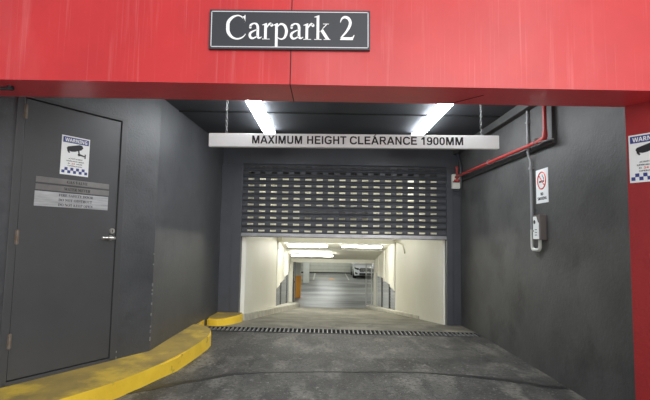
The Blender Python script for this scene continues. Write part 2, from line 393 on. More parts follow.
for z in (2.60, 1.46, .55):
    b = new(); disc(b, (-W1 + .036, -.016, z), .012, .13, 'z', 10); box(b, -W1 + .02, -W1 + .055, -.014, .004, z - .06, z + .06)
    h = build('hinge', b, M_rust, d1)
b = new(); disc(b, (-.575, -.006, 1.46), .026, .014, 'y'); tube(b, [(-.575, -.01, 1.46), (-.575, -.055, 1.46)], .011)
tube(b, bend([(-.575, -.052, 1.46), (-.60, -.056, 1.46), (-.70, -.056, 1.46)], .01), .0125); box(b, -.565, -.543, -.05, 0, 1.447, 1.473)
build('handle', b, M_chrome, d1, smooth=True)
b = new(); disc(b, (-.562, -.006, 1.535), .028, .02, 'y'); box(b, -.565, -.559, -.020, -.012, 1.52, 1.548, mi=1)
build('lock_cylinder', b, [M_chrome, M_blk], d1, smooth=True)
# scuffed corner chips
b = new()
for k in range(16):
    z = random.uniform(.25, 1.3); hh = random.uniform(.008, .03)
    box(b, -.012, .004, -.003, .006, z, z + hh)
for z in (.18, .24): box(b, -W0 + .04, -W0 + .05, -.003, .002, z, z + .02)
build('chipped_paint', b, M_galv, wl)

# warning sign (CCTV)
def warning_sign(label, loc, rz, wdt=.285, hgt=.385):
    t = thing('warning_sign', label, 'sign', loc, rz)
    build('sign_panel', bx(0, wdt, -.006, .0, 0, hgt, bev=.001), M_wht2, t)
    b = new(); y = -.006
    box(b, .012, wdt - .012, y - .001, y + .001, hgt - .068, hgt - .012)
    build('blue_band', b, M_navy, t); b = new()
    n = 9; cw = (wdt - .024) / n
    for i in range(n):
        for j in range(2):
            if (i + j) % 2 == 0: box(b, .012 + i * cw, .012 + (i + 1) * cw + .0005, y - .001, y + .001, .016 + j * .028, .016 + (j + 1) * .028 + .0005)
    build('blue_chequers', b, M_navy, t)
    b = new(); text_bm(b, sans('WARNING'), .030, wdt - .030, hgt - .058, hgt - .022, y - .001, .001)
    build('heading', b, M_wht2, t)
    b = new()
    def poly(pts): prism_axis(b, [(x, z) for x, z in pts], y - .0015, y + .001, 'y')
    poly([(.05, .262), (.062, .235), (.075, .238), (.10, .232), (.135, .236), (.20, .262), (.218, .285), (.205, .308), (.18, .312), (.06, .278)])
    poly([(.055, .238), (.075, .215), (.085, .222), (.072, .245)])
    poly([(.165, .250), (.178, .256), (.186, .215), (.172, .212)])
    poly([(.172, .205), (.185, .222), (.242, .207), (.240, .196)])
    poly([(.236, .180), (.248, .180), (.248, .225), (.236, .225)])
    disc(b, (.178, y - .0003, .212), .014, .003, 'y')
    build('camera_pictogram', b, M_blk, t)
    b = new(); z = .168
    text_bm(b, 'ACTIVITY IS BEING', .075, .215, z - .012, z, y, .0012, bold=.01); z -= .024
    text_bm(b, 'SURVEILLANCE CAMERAS', .055, .232, z - .012, z, y, .0012, bold=.01); z -= .024
    text_bm(b, 'IN', .072, .088, z - .012, z, y, .0012, bold=.01)
    text_bm(b, 'HOURS', .155, .215, z - .012, z, y, .0012, bold=.01); z -= .024
    text_bm(b, 'OPERATION', .07, .215, z - .012, z, y, .0012, bold=.01)
    build('small_print', b, M_blk, t)
    b = new(); text_bm(b, '24', .105, .14, .106, .122, y, .0012, bold=.02); build('red_number', b, M_redink, t)
    return t
def onwall(s, z, off=0.0):
    d = Vector((-math.sin(A31), -math.cos(A31), 0)); n = Vector((math.cos(A31), -math.sin(A31), 0))
    return O + d * s + n * off + Vector((0, 0, z))
warning_sign('blue and white camera warning sign on the grey door', onwall(1.148, 2.075, -.0005), RZ)
# right: local +x must run toward the camera
RZR = math.atan2(-math.cos(A31), math.sin(A31))
dR = Vector((math.sin(A31), -math.cos(A31), 0))
warning_sign('blue and white camera warning sign on the red wall', Vector((XR, 3.70, 1.983)) + dR * .020, RZR)

# door plates
def plate(label, s0, s1, z0, z1, m, lines, rz=RZ):
    t = thing('door_plate', label, 'sign', onwall(s1, z0, 0), rz)
    w_ = s1 - s0; h_ = z1 - z0
    build('plate', bx(0, w_, -.004, .0005, 0, h_, bev=.0008), m, t)
    n = len(lines); step = h_ / n
    for i, (s, a, c) in enumerate(lines):
        zc_ = h_ - step * (i + .5); b = new(); text_bm(b, s, a, c, zc_ - step * .28, zc_ + step * .28, -.004, .001)
        build('engraved_text', b, M_blk, t)
    return t
def serif(s):
    o = ''
    for ch in s:
        if 'A' <= ch <= 'Z': o += chr(0x1D400 + ord(ch) - 65)
        elif 'a' <= ch <= 'z': o += chr(0x1D41A + ord(ch) - 97)
        elif '0' <= ch <= '9': o += chr(0x1D7CE + ord(ch) - 48)
        else: o += ch
    return o
plate('narrow steel plate reading GAS VALVE on the door', .622, 1.362, 1.975, 2.028, M_ssd, [(serif('GAS VALVE'), .29, .50)])
plate('dull narrow plate reading WATER METER, middle of the door plates', .620, 1.362, 1.905, 1.958, M_ssd, [(serif('WATER METER'), .265, .535)])
plate('tall bright steel plate of three lines, FIRE SAFETY DOOR', .625, 1.364, 1.752, 1.892, M_ss, [(serif('FIRE SAFETY DOOR'), .22, .57), (serif('DO NOT OBSTRUCT'), .22, .56), (serif('DO NOT KEEP OPEN'), .22, .57)])

# ================================================================= SIGNS
t = thing('carpark_sign', 'dark slate Carpark 2 name board on the red fascia', 'sign', (-.872, 3.30, 2.868))
SW, SH = 1.184, .300
t.rotation_euler = (0, math.radians(-.5), 0)
build('panel', bx(0, SW, -.03, .003, 0, SH, bev=.003), M_slate, t)
b = new(); e = .013
for (x0, x1, z0, z1) in ((e, SW - e, e, e + .006), (e, SW - e, SH - e - .006, SH - e), (e, e + .006, e, SH - e), (SW - e - .006, SW - e, e, SH - e)): box(b, x0, x1, -.0325, -.029, z0, z1)
build('border_line', b, M_silver, t)
def catmull(pts, n=8):
    out = []
    for i in range(len(pts) - 1):
        p0, p1, p2, p3 = pts[max(i - 1, 0)], pts[i], pts[i + 1], pts[min(i + 2, len(pts) - 1)]
        for k in range(n):
            t_ = k / n
            out.append(tuple(.5 * (2 * b_ + (c_ - a_) * t_ + (2 * a_ - 5 * b_ + 4 * c_ - d_) * t_ ** 2 + (3 * b_ - a_ - 3 * c_ + d_) * t_ ** 3) for a_, b_, c_, d_ in zip(p0, p1, p2, p3)))
    out.append(tuple(pts[-1])); return out
def Cv(*p): return ('c', p)
def Pg(*p): return ('p', p)
def Dt(x, z, r): return ('p', [(x + r * math.cos(PI * k / 8), z + r * math.sin(PI * k / 8)) for k in range(16)])
GL = {  # hand-drawn roman letters in 1/1000 em: curves (x, z, stroke width) and outlines
 'C': (690, [Cv((600, 470, 26), (560, 570, 34), (460, 645, 34), (345, 655, 38), (205, 600, 72), (95, 480, 96), (78, 331, 102), (98, 190, 98), (200, 65, 70), (345, 8, 44), (480, 25, 40), (580, 85, 28), (632, 150, 14)), Pg((588, 470), (612, 470), (616, 676), (598, 676), (575, 640), (520, 630))]),
 'a': (444, [Cv((75, 345, 60), (100, 400, 60), (190, 442, 36), (275, 420, 62), (312, 350, 78), (316, 200, 78), (318, 90, 78), (345, 42, 58), (395, 42, 34), (442, 72, 14)), Cv((316, 280, 20), (210, 240, 34), (100, 180, 62), (72, 105, 76), (110, 40, 66), (190, 30, 44), (316, 96, 24)), Dt(84, 335, 38)]),
 'r': (333, [Pg((70, 10), (152, 10), (152, 455), (130, 455), (5, 408), (5, 394), (70, 398)), Pg((5, 0), (245, 0), (245, 16), (5, 16)), Cv((148, 320, 20), (195, 400, 44), (255, 438, 62), (300, 420, 50)), Dt(296, 402, 46)]),
 'p': (500, [Pg((75, -205), (157, -205), (157, 455), (135, 455), (8, 402), (8, 388), (75, 394)), Pg((5, -217), (248, -217), (248, -200), (5, -200)), Cv((150, 355, 22), (215, 420, 44), (300, 425, 60), (385, 360, 82), (425, 225, 88), (385, 80, 70), (300, 14, 40), (215, 18, 30), (150, 62, 22))]),
 'k': (500, [Pg((78, 10), (160, 10), (160, 683), (138, 683), (8, 640), (8, 626), (78, 630)), Pg((8, 0), (235, 0), (235, 16), (8, 16)), Pg((155, 215), (175, 215), (400, 425), (375, 435)), Pg((278, 434), (455, 434), (455, 450), (278, 450)), Pg((195, 255), (262, 318), (480, 16), (372, 10)), Pg((300, 0), (508, 0), (508, 16), (300, 16))]),
 '2': (500, [Cv((38, 490, 16), (80, 590, 46), (180, 640, 66), (290, 600, 82), (345, 490, 86), (310, 360, 78), (215, 220, 58), (110, 110, 44), (55, 45, 30)), Pg((28, 0), (420, 0), (478, 138), (460, 142), (415, 86), (370, 76), (110, 76), (28, 12))]),
}
def roman(bm, ch, ox, oz, sx, sz, y, table=None):
    for kind, pts in (table or GL)[ch][1]:
        if kind == 'p':
            prism_axis(bm, [(ox + px_ * sx, oz + pz_ * sz) for px_, pz_ in pts], y - .002, y, 'y')
        else:
            c_ = catmull(pts); A, B = [], []
            for i, (px_, pz_, w_) in enumerate(c_):
                q = Vector((c_[min(i + 1, len(c_) - 1)][0] - c_[max(i - 1, 0)][0], c_[min(i + 1, len(c_) - 1)][1] - c_[max(i - 1, 0)][1])).normalized()
                A.append((ox + (px_ - q.y * w_ / 2) * sx, oz + (pz_ + q.x * w_ / 2) * sz)); B.append((ox + (px_ + q.y * w_ / 2) * sx, oz + (pz_ - q.x * w_ / 2) * sz))
            for i in range(len(A) - 1): prism_axis(bm, [A[i], A[i + 1], B[i + 1], B[i]], y - .002, y, 'y')
U = .785 / 3.300 / 1000
ox = .118
for ch in 'Carpark':
    b = new(); roman(b, ch, ox, .074, U, .180 / 662, -.030); build('letter', b, M_lett, t); ox += GL[ch][0] * U
b = new(); roman(b, '2', .955, .074, U * 1.0, .180 / 662, -.030); build('numeral', b, M_lett, t)

t = thing('clearance_sign', 'long white MAXIMUM HEIGHT CLEARANCE 1900MM bar hanging on chains', 'sign', (-1.285, 5.0, 2.478), 0)
t.rotation_euler = (0, math.radians(-.5), 0)
CW = 3.185
build('board', bx(0, CW, -.03, .03, 0, .148, bev=.004), M_white, t)
def rc(x0, z0, x1, z1): return Pg((x0, z0), (x1, z0), (x1, z1), (x0, z1))
SB = {  # hand-drawn bold sans capitals and figures, cap height 716
 'M': (833, [rc(70, 0, 205, 716), rc(628, 0, 763, 716), Pg((70, 716), (262, 716), (484, 0), (350, 0)), Pg((571, 716), (763, 716), (484, 0), (350, 0))]),
 'A': (722, [Pg((285, 716), (437, 716), (160, 0), (5, 0)), Pg((285, 716), (437, 716), (717, 0), (562, 0)), rc(190, 160, 530, 280)]),
 'X': (667, [Pg((15, 716), (190, 716), (655, 0), (480, 0)), Pg((480, 716), (652, 716), (185, 0), (10, 0))]),
 'I': (278, [rc(66, 0, 211, 716)]),
 'U': (722, [rc(70, 260, 214, 716), rc(508, 260, 652, 716), Cv((142, 270, 144), (160, 130, 144), (250, 66, 138), (361, 56, 130), (472, 66, 138), (562, 130, 144), (580, 270, 144))]),
 'H': (722, [rc(73, 0, 218, 716), rc(505, 0, 650, 716), rc(210, 300, 510, 420)]),
 'E': (667, [rc(73, 0, 218, 716), rc(73, 595, 604, 716), rc(73, 305, 565, 425), rc(73, 0, 618, 121)]),
 'G': (778, [Cv((672, 545, 140), (600, 625, 130), (420, 664, 126), (240, 630, 140), (140, 510, 146), (120, 358, 150), (140, 200, 146), (240, 85, 140), (410, 50, 126), (560, 75, 126), (660, 130, 120)), rc(410, 260, 712, 380), rc(575, 90, 712, 380)]),
 'T': (611, [rc(22, 595, 590, 716), rc(233, 0, 378, 716)]),
 'C': (722, [Cv((650, 510, 130), (590, 610, 130), (400, 664, 126), (230, 625, 140), (135, 505, 146), (118, 358, 150), (135, 205, 146), (230, 90, 140), (400, 50, 126), (590, 105, 130), (655, 225, 130))]),
 'L': (611, [rc(77, 0, 222, 716), rc(77, 0, 583, 121)]),
 'R': (722, [rc(73, 0, 218, 716), rc(73, 596, 420, 716), rc(73, 290, 420, 405), Cv((400, 656, 120), (530, 635, 130), (572, 510, 145), (530, 385, 130), (400, 350, 115)), Pg((330, 330), (480, 330), (720, 0), (548, 0))]),
 'N': (722, [rc(73, 0, 210, 716), rc(510, 0, 646, 716), Pg((73, 716), (214, 716), (646, 0), (505, 0))]),
 '1': (556, [rc(256, 0, 393, 716), Pg((256, 500), (90, 450), (90, 570), (290, 716), (393, 716), (330, 560))]),
 '9': (556, [Cv((270, 662, 116), (130, 610, 125), (102, 478, 137), (140, 345, 125), (260, 300, 110), (380, 345, 125), (435, 480, 130), (395, 610, 125), (270, 662, 116)), Cv((450, 480, 130), (450, 300, 140), (400, 110, 135), (260, 50, 112), (110, 75, 112), (85, 170, 100))]),
 '0': (556, [Cv((278, 660, 116), (160, 610, 130), (110, 480, 137), (105, 358, 139), (110, 230, 137), (160, 105, 130), (278, 54, 116), (396, 105, 130), (446, 230, 137), (451, 358, 139), (446, 480, 137), (396, 610, 130), (278, 660, 116))]),
}
for wd, a, c in (('MAXIMUM', 253, 302.7), ('HEIGHT', 307.4, 346), ('CLEARANCE', 350, 416.3), ('1900MM', 420.4, 462.3)):
    xa, xc = (a - 210) / 288 * 3.185, (c - 210) / 288 * 3.185
    un = (xc - xa) / (sum(SB[ch][0] for ch in wd) - 120); xo = xa - 65 * un; b = new()
    for ch in wd: roman(b, ch, xo, .036, un, .088 / 716, -.030, SB); xo += SB[ch][0] * un
    build('word', b, M_txt, t)
b = new(); prism_axis(b, [(1.80, .12), (1.812, .118), (1.84, .145), (1.825, .147)], -.0335, -.029, 'y'); build('rust_mark', b, M_rust, t)
for xx, dz in ((.185, 0), (3.0, -.02)):
    b = new(); z = .15; k = 0; ztop = 3.15 - 2.478 + (.0015 if xx < 1 else .026)
    tube(b, [(xx + .012 * math.cos(a), 0, .15 + .012 * math.sin(a)) for a in [2 * PI * i / 10 for i in range(10)]], .004, 6, closed=True)
    z = .165
    while z < ztop:
        pts = []
        for i in range(12):
            a = 2 * PI * i / 12; u, v = .011 * math.cos(a), .022 * math.sin(a)
            pts.append((xx + (u if k % 2 == 0 else 0), (u if k % 2 else 0), z + .014 + v))
        tube(b, pts, .0036, 6, closed=True); z += .032; k += 1
    box(b, xx - .02, xx + .02, -.02, .02, ztop - .006, ztop + .012)
    build('chain', b, M_chain, t, smooth=True)

t = thing('no_smoking_sign', 'white no smoking sign high on the right wall', 'sign', (XR, 5.30, 1.935), -PI / 2)
w_, h_ = .285, .385
build('sign_panel', bx(0, w_, -.006, 0, 0, h_, bev=.001), M_wht2, t)
b = new(); cx, cz, R_ = w_ / 2, .255, .095
tube(b, [(cx + R_ * math.cos(a), -.006, cz + R_ * math.sin(a)) for a in [2 * PI * i / 32 for i in range(32)]], .009, 6, closed=True)
tube(b, [(cx - R_ * .7, -.006, cz + R_ * .7), (cx + R_ * .7, -.006, cz - R_ * .7)], .008, 6)
build('prohibition_ring', b, M_redink, t)
b = new(); box(b, cx - .06, cx + .055, -.0078, -.005, cz - .022, cz - .002)
tube(b, bend([(cx + .05, -.007, cz + .005), (cx + .045, -.007, cz + .035), (cx + .02, -.007, cz + .04), (cx + .015, -.007, cz + .065)], .012), .004, 6)
build('cigarette', b, M_blk, t)
b = new(); text_bm(b, sans('NO'), cx - .03, cx + .03, .085, .120, -.006, .0015); build('word', b, M_blk, t)
b = new(); text_bm(b, sans('SMOKING'), cx - .105, cx + .105, .035, .070, -.006, .0015); build('word', b, M_blk, t)

# ================================================================= ROLLER SHUTTER
t = thing('roller_shutter', 'dark slotted roller shutter half lowered across the garage entry', 'shutter', (0, YS, 0))
X0, X1 = -1.50, 2.20; ZB, ZT = 1.555, 2.80; NR = 10; pitch = .1168
b = new()
def yprof(v):   # slat profile, v 0..1 going up
    return -.018 * math.sin(PI * min(1, max(0, (v - .06) / .88))) if .06 < v < .94 else .012
vs = [0, .05, .09, .25, .40, .52, .70, .88, .93, .97, 1.0]
hole_v = (5 - 1, 5)      # between vs[4]..vs[6] is split below
sx0, sp = -1.34, .2065
xs = [X0]
for i in range(17):
    xs += [sx0 + i * sp - .055, sx0 + i * sp + .055]
xs.append(X1)
for r in range(11):
    zb = ZB + r * pitch
    rows = [[b.verts.new((x, yprof(v), zb + v * pitch)) for x in xs] for v in [0, .05, .09, .2, .34, .66, .8, .92, .96, 1.0] if zb + v * pitch < ZT + .1]
    vv = [0, .05, .09, .2, .34, .66, .8, .92, .96, 1.0]
    for j in range(len(rows) - 1):
        for i in range(len(xs) - 1):
            if vv[j] == .34 and i % 2 == 1: continue
            b.faces.new((rows[j][i], rows[j][i + 1], rows[j + 1][i + 1], rows[j + 1][i]))
cur = build('curtain', b, M_shut, t)
md = cur.modifiers.new('thick', 'SOLIDIFY'); md.thickness = .012; md.offset = 1
build('bottom_bar', box(bx(X0, X1, -.03, .03, 1.505, 1.548, bev=.006), X0, X1, -.018, .018, 1.545, 1.57), M_bar, t)
build('rubber_seal', bx(X0, X1, -.015, .015, 1.499, 1.507), M_blackp, t)
for xa, xb in ((-1.662, -1.492), (2.192, 2.302)):
    build('guide_rail', bx(xa, xb, -.05, .10, -.04, 2.80, bev=.005), M_post, t)
build('hood_strip', box(bx(-1.66, 2.30, -.035, .04, 2.775, 2.80), -1.66, 2.30, -.05, -.03, 2.79, 2.80), M_shut, t)
b = new(); disc(b, (.35, .42, 2.93), .26, 3.5, 'x', 28); build('shutter_roll', b, M_shut, t, smooth=True)

# ================================================================= KERBS, DRAIN
def kerb(name, pts, h, label, mats=(M_yel, M_yeltop), bev=.018):
    b = new(); prism(b, pts, -.04, h, top_mi=1, side_mi=0)
    tops = [e for e in b.edges if all(v.co.z > .1 for v in e.verts)]
    bmesh.ops.bevel(b, geom=tops, offset=bev, segments=2, affect='EDGES')
    return tag(build(name, b, list(mats), smooth=True), label, 'kerb')
dl = Vector((-math.sin(A31), -math.cos(A31)))
def pw(s): return (XL + dl.x * s, 5.40 + dl.y * s)
def wx(y): return XL + (y - 5.4) / 3.0 * .12
outer = [(-2.62, 2.75), (-2.42, 3.25), (-2.22, 3.70), (-2.05, 4.0), (-1.957, 4.185), (-1.865, 4.39), (-1.78, 4.651), (-1.69, 4.963), (-1.60, 5.21), (-1.555, 5.5), (-1.514, 5.81), (-1.489, 6.10), (-1.495, 6.30), (-1.544, 6.49), (-1.624, 6.69), (-1.757, 6.87), (wx(6.93), 6.93)]
kerb('kerb', [pw(3.35), *outer, (XL, 5.40)][::-1], lambda p: .155 + .05 * min(1, max(0, (p[1] - 4.9) / 1.2)), 'long curved yellow kerb along the door and left wall')
kerb('kerb', [(wx(7.74), 7.74), (-1.88, 7.60), (-1.80, 7.54), (-1.70, 7.53), (-1.60, 7.61), (-1.50, 7.78), (-1.43, 8.0), (-1.41, 8.12), (-1.41, 8.25), (wx(8.25), 8.25)][::-1], .168, 'short yellow kerb block at foot of left shutter post')
kerb('kerb', [(wx(6.96), 6.96), (-1.86, 6.98), (-1.85, 7.11), (wx(7.5), 7.5)][::-1], .175, 'tiny yellow kerb stub against wall between two larger kerbs', bev=.008)
t = thing('drain_grate', 'black slotted drain grate across the driveway', 'drain', ((DX0 + DX1) / 2, (DY0 + DY1) / 2, .056))
t.rotation_euler = (0, math.atan2(.03, 4.2), 0)
hw = (DX1 - DX0) / 2; hd = (DY1 - DY0) / 2
b = new()
for y in (-hd, hd - .022): box(b, -hw, hw, y, y + .022, -.05, .004)
for x in (-hw, hw - .02): box(b, x, x + .02, -hd + .02, hd - .02, -.05, .004)
build('frame', b, M_blackp, t)  # frame coloured dark so the slot sides look shaded
b = new(); n = 62
for i in range(n):
    x = -hw + .05 + i * (2 * hw - .1) / (n - 1); box(b, x - .009, x + .009, -hd + .02, hd - .02, -.03, .003)
build('grate_bars', b, M_galv, t)
b = new()
pts = [(-2.0, 4.40, .04), (-1.68, 4.63, .05), (-1.35, 4.86, .045), (-1.0, 5.10, .035), (-.67, 5.18, .018), (0.1, 5.22, .022), (.81, 5.23, .03), (1.19, 5.19, .022), (1.55, 5.08, .04), (1.9, 4.95, .05), (2.25, 4.74, .07), (2.44, 4.70, .05)]
P_ = []
for i in range(len(pts) - 1):
    for k in range(5):
        a_, c_ = Vector(pts[i]), Vector(pts[i + 1]); P_.append(a_.lerp(c_, k / 5))
P_.append(Vector(pts[-1]))
L_, R_ = [], []
for i, p in enumerate(P_):
    q = P_[min(i + 1, len(P_) - 1)] - P_[max(i - 1, 0)]; n_ = Vector((-q.y, q.x)).normalized()
    w1 = p.z * random.uniform(.6, 1.15); w2 = p.z * random.uniform(.6, 1.15)
    L_.append((p.x + n_.x * w1, p.y + n_.y * w1)); R_.append((p.x - n_.x * w2, p.y - n_.y * w2))
for i in range(len(P_) - 1):
    prism(b, [R_[i], R_[i + 1], L_[i + 1], L_[i]], lambda p: gz(*p[:2]) - .004, lambda p: gz(*p[:2]) + .003)
bmesh.ops.remove_doubles(b, verts=b.verts, dist=.0005)
tag(build('floor_crack', b, M_crack), 'long black sealed crack arcing across the driveway', 'crack')

# ================================================================= LAMPS
def lamp(label, x):
    t = thing('ceiling_lamp', label, 'lamp', (x, 5.85, ZC), 0, 'fluorescent battens on the entry ceiling')
    build('lamp_housing', bx(-.065, .065, -1.15, 1.15, -.05, .0, bev=.004), M_lbody, t)
    b = new(); pr = [(-.085, -.045)] + [(-.085 * math.cos(PI * k / 10), -.055 - .035 * math.sin(PI * k / 10)) for k in range(11)] + [(.085, -.045)]
    prism_axis(b, pr, -1.14, 1.14, 'y'); build('diffuser', b, M_lamp, t)
    for s in (-1, 1): build('end_cap', bx(-.087, .087, s * 1.15 - .012, s * 1.15 + .012, -.094, -.0, bev=.004), M_lbody, t)
    return t
l1 = lamp('left of two bright ceiling lamps above the clearance sign', -.87)
dup(l1, (1.40, 5.85, ZC), label='right of two bright ceiling lamps above the clearance sign')
def tlamp(label, x0, x1, y, z, m=M_lampT, grp=None):
    t = thing('tunnel_lamp', label, 'lamp', ((x0 + x1) / 2, y, z), 0, grp); h = (x1 - x0) / 2
    build('lamp_housing', bx(-h, h, -.06, .06, .05, .10, bev=.004), M_lbody, t)
    b = new(); prism_axis(b, [(-.07, .055)] + [(-.07 * math.cos(PI * k / 8), .05 - .05 * math.sin(PI * k / 8)) for k in range(9)] + [(.07, .055)], -h, h, 'x'); build('diffuser', b, m, t)
    return t
tlamp('front left ceiling lamp across the tunnel behind the shutter', -1.17, .09, 15.0, 1.20)
tlamp('front right ceiling lamp across the tunnel behind the shutter', .58, 1.86, 15.0, 1.21)
tlamp('rear ceiling lamp deeper in the tunnel, left side', -1.22, .32, 17.5, .80)
tlamp('ceiling lamp glimpsed through upper shutter slots, left', -.9, .3, 11.6, 3.35)
tlamp('ceiling lamp glimpsed through upper shutter slots, right', .8, 2.0, 11.6, 3.35)
first = None
g0 = thing('garage_lamp', 'long ceiling lamp hidden behind the tunnel portal in the lower garage', 'lamp', (0, 24, GC), 0, 'long lamps on the lower garage ceiling')
build('lamp_housing', bx(-.7, .7, -.06, .06, -.05, 0), M_lbody, g0); build('diffuser', bx(-.7, .7, -.07, .07, -.10, -.05, bev=.01), M_lampG, g0)
for (x, y) in ((-1, 28.5), (3.2, 26), (-4.5, 25), (.5, 33.0), (4.5, 31), (-4, 32), (.2, 37.2), (4.6, 36.6), (-3, 17), (4.2, 17), (7, 24)):
    dup(g0, (x, y, GC))

# ================================================================= RIGHT WALL SERVICES
PX = 2.335
t = thing('sprinkler_pipe', 'red fire pipe running along the upper right wall', 'pipe', (PX, 5.0, 0))
b = new(); tube(b, bend([(.01, -.14, ZC + .01), (.01, -.15, 2.60), (-.0, 3.2, 2.63)], .05), .021, 12)
build('pipe_run', b, M_piper, t, smooth=True)
b = new(); tube(b, bend([(.01, -.145, 2.68), (.01, -.15, 2.60), (.0, -.06, 2.601)], .05), .029, 12); build('elbow', b, M_piper, t, smooth=True)
for y in (.02, 1.5):
    b = new(); tube(b, [(.035 * math.cos(a), y, 2.602 + y * .009 + .035 * math.sin(a)) for a in [2 * PI * i / 12 for i in range(12)]], .006, 6, closed=True)
    box(b, .03, .06, y - .012, y + .012, 2.595, 2.62); build('pipe_clamp', b, M_galv, t)
b = new(); tube(b, [(.055, -.24, 2.58), (.0, -.20, 2.57), (-.03, -.08, 2.575)], .007, 6); build('bracket', b, M_galv, t)
t = thing('valve_box', 'cream valve box on the right shutter post', 'box', (2.345, YS - .03, 2.42))
build('box_body', bx(-.07, .07, -.10, 0, 0, .26, bev=.006), M_cream, t)
b = new(); tube(b, [(0, -.14, .12), (0, -.14, .36)], .022, 10); disc(b, (0, -.14, .20), .04, .03, 'z'); disc(b, (0, -.14, .37), .03, .03, 'z'); tube(b, [(-.05, -.12, .14), (.05, -.16, .14)], .02, 8)
build('red_valve', b, M_piper, t, smooth=True)
build('label_band', bx(-.065, .05, -.104, -.098, .11, .13), M_blk, t)
b = new(); tube(b, bend([(2.36, YS - .12, ZC - .05), (2.375, YS - .30, 2.80), (2.375, YS - .30, 2.36), (2.30, YS - .12, 2.38)], .08), .016, 8)
tag(build('flexible_conduit', b, M_post, smooth=True), 'dark flexible conduit looping beside the cream valve box', 'cable')
t = thing('isolator_box', 'taupe electrical isolator box on the right wall', 'box', (XR, 5.16, 1.52))
build('enclosure', bx(-.075, 0, -.085, .085, 0, .28, bev=.004), M_brown, t)
b = new(); prism_axis(b, [(-.060, .01), (.075, .01), (.075, .262), (.000, .262), (-.035, .20), (-.060, .185)], -.080, -.074, 'x'); build('cover_plate', b, M_wht2, t)
b = new(); disc(b, (-.081, .035, .20), .022, .006, 'x', 16); build('switch', b, M_blackp, t, smooth=True); b = new()
for z in (.05, .08, .11): box(b, -.0815, -.0795, -.02, .03, z, z + .008)
build('label_lines', b, M_blackp, t)
b = new(); disc(b, (-.081, .055, .10), .008, .006, 'x', 10); build('screw', b, M_blackp, t, smooth=True)
t = thing('grey_conduit', 'thin grey conduit dropping down the right wall to a U bend', 'pipe', (XR, 5.37, 0))
b = new(); tube(b, [(-.03, 0, 1.62), (-.03, 0, 2.45), (-.06, 0, 2.52), (-.06, 0, 3.14)], .0155, 10); build('straight_run', b, M_pipeg, t, smooth=True)
b = new(); tube(b, bend([(-.03, 0, 1.64), (-.03, 0, 1.405), (-.03, -.19, 1.405), (-.03, -.19, 1.53)], .05), .019, 10); build('u_bend', b, M_colw, t, smooth=True)
for z in (2.35, 2.9):
    build('saddle', bx(-.05 if z < 2.5 else -.08, 0.0 if z < 2.5 else -.04, -.025, .025, z, z + .02), M_galv, t)

# ================================================================= TUNNEL FITTINGS, GATES
def mesh_panel(name, label, x, y0, y1, top, bot, posts):
    t = thing(name, label, 'mesh screen', (x, y0, 0))
    b = new(); n = int((y1 - y0) / .16)
    for i in range(n + 1):
        y = y0 + (y1 - y0) * i / n; box(b, -.004, .004, y - y0 - .004, y - y0 + .004, bot(y), top(y))
    z = GF
    while z < .1:
        ya = y0
        for k in range(24):
            yy = y0 + (y1 - y0) * k / 24; ye = yy + (y1 - y0) / 24
            if bot(yy) < z < top(yy): box(b, -.003, .003, yy - y0, ye - y0, z, z + .008)
        z += .09
    build('wire_mesh', b, M_wire, t)
    for p in posts: build('post', bx(-.03, .03, p - y0 - .03, p - y0 + .03, bot(p) - .05, top(p)), M_dpost, t)
    b = new(); prism_axis(b, [(0, bot(y0)), (y1 - y0, bot(y1)), (y1 - y0, bot(y1) + .05), (0, bot(y0) + .05)], -.02, .02, 'x'); build('bottom_rail', b, M_dpost, t)
mesh_panel('mesh_screen', 'grey wire mesh screen along the left of the ramp', TL - .06, YT + .02, YE, lambda y: .08, lambda y: zr(y) + .12, (16.0, 18.6))
mesh_panel('mesh_screen', 'grey wire mesh screen along the right of the ramp', TR + .06, YT + .02, YE, lambda y: .08, lambda y: zr(y) + .06, (15.6, 17.6))
def gate(label, x, y, rz, w_, z1):
    t = thing('mesh_gate', label, 'gate', (x, y, GF), rz); h = z1 - GF
    b = new()
    for (a, c, z0_, z1_) in ((0, .05, .06, h), (w_ - .05, w_, .06, h), (0, w_, .06, .11), (0, w_, h - .05, h), (0, w_, h * .5, h * .5 + .05)): box(b, a, c, -.02, .02, z0_, z1_)
    build('gate_frame', b, M_dpost if x < 0 else M_lbody, t)
    b = new(); k = .09
    while k < w_ - .05: box(b, k - .003, k + .003, -.003, .003, .1, h - .04); k += .05
    k = .16
    while k < h - .05: box(b, .04, w_ - .04, -.003, .003, k - .003, k + .003); k += .05
    build('gate_mesh', b, M_wire, t)
gate('dark mesh gate folded open at the left tunnel portal', -1.29, 20.04, math.radians(90), 1.0, .50)
gate('grey mesh gate standing ajar at the right tunnel portal', 2.13, 20.35, math.radians(150), .32, .50)
t = thing('control_box', 'grey box on cream wall, seen through shutter slots', 'box', (.36, YT, 2.10))
build('box_body', bx(-1.0, 1.0, -.14, 0, .02, .36, bev=.01), M_steel, t)
build('cable_run', bx(-1.0, -.97, -.03, 0, -.7, .03), M_steel, t)
t = thing('junction_box', 'small cream junction box on tunnel header, left corner', 'box', (TL + .02, 13.9, 1.38))
build('box_body', bx(0, .14, -.06, .10, 0, .18, bev=.01), M_creamd, t)
b = new(); tube(b, bend([(.02, 0, .0), (.02, 0, -.25)], .03), .015, 8); build('cable_drop', b, M_creamd, t)
b = new(); tube(b, bend([(TR - .02, 14.35, 1.5), (TR - .05, 13.9, 1.44), (TR - .04, 12.5, 1.36), (TR - .04, 12.2, 1.20), (TR - .02, 12.3, 1.14)], .06), .018, 8)
b2 = tube(b, [(1.75, 13.97, 1.42), (TR - .04, 13.97, 1.40)], .016, 8)
tag(build('cream_conduit', b, M_creamd, smooth=True), 'cream conduit curling down the tunnel wall at right', 'pipe')

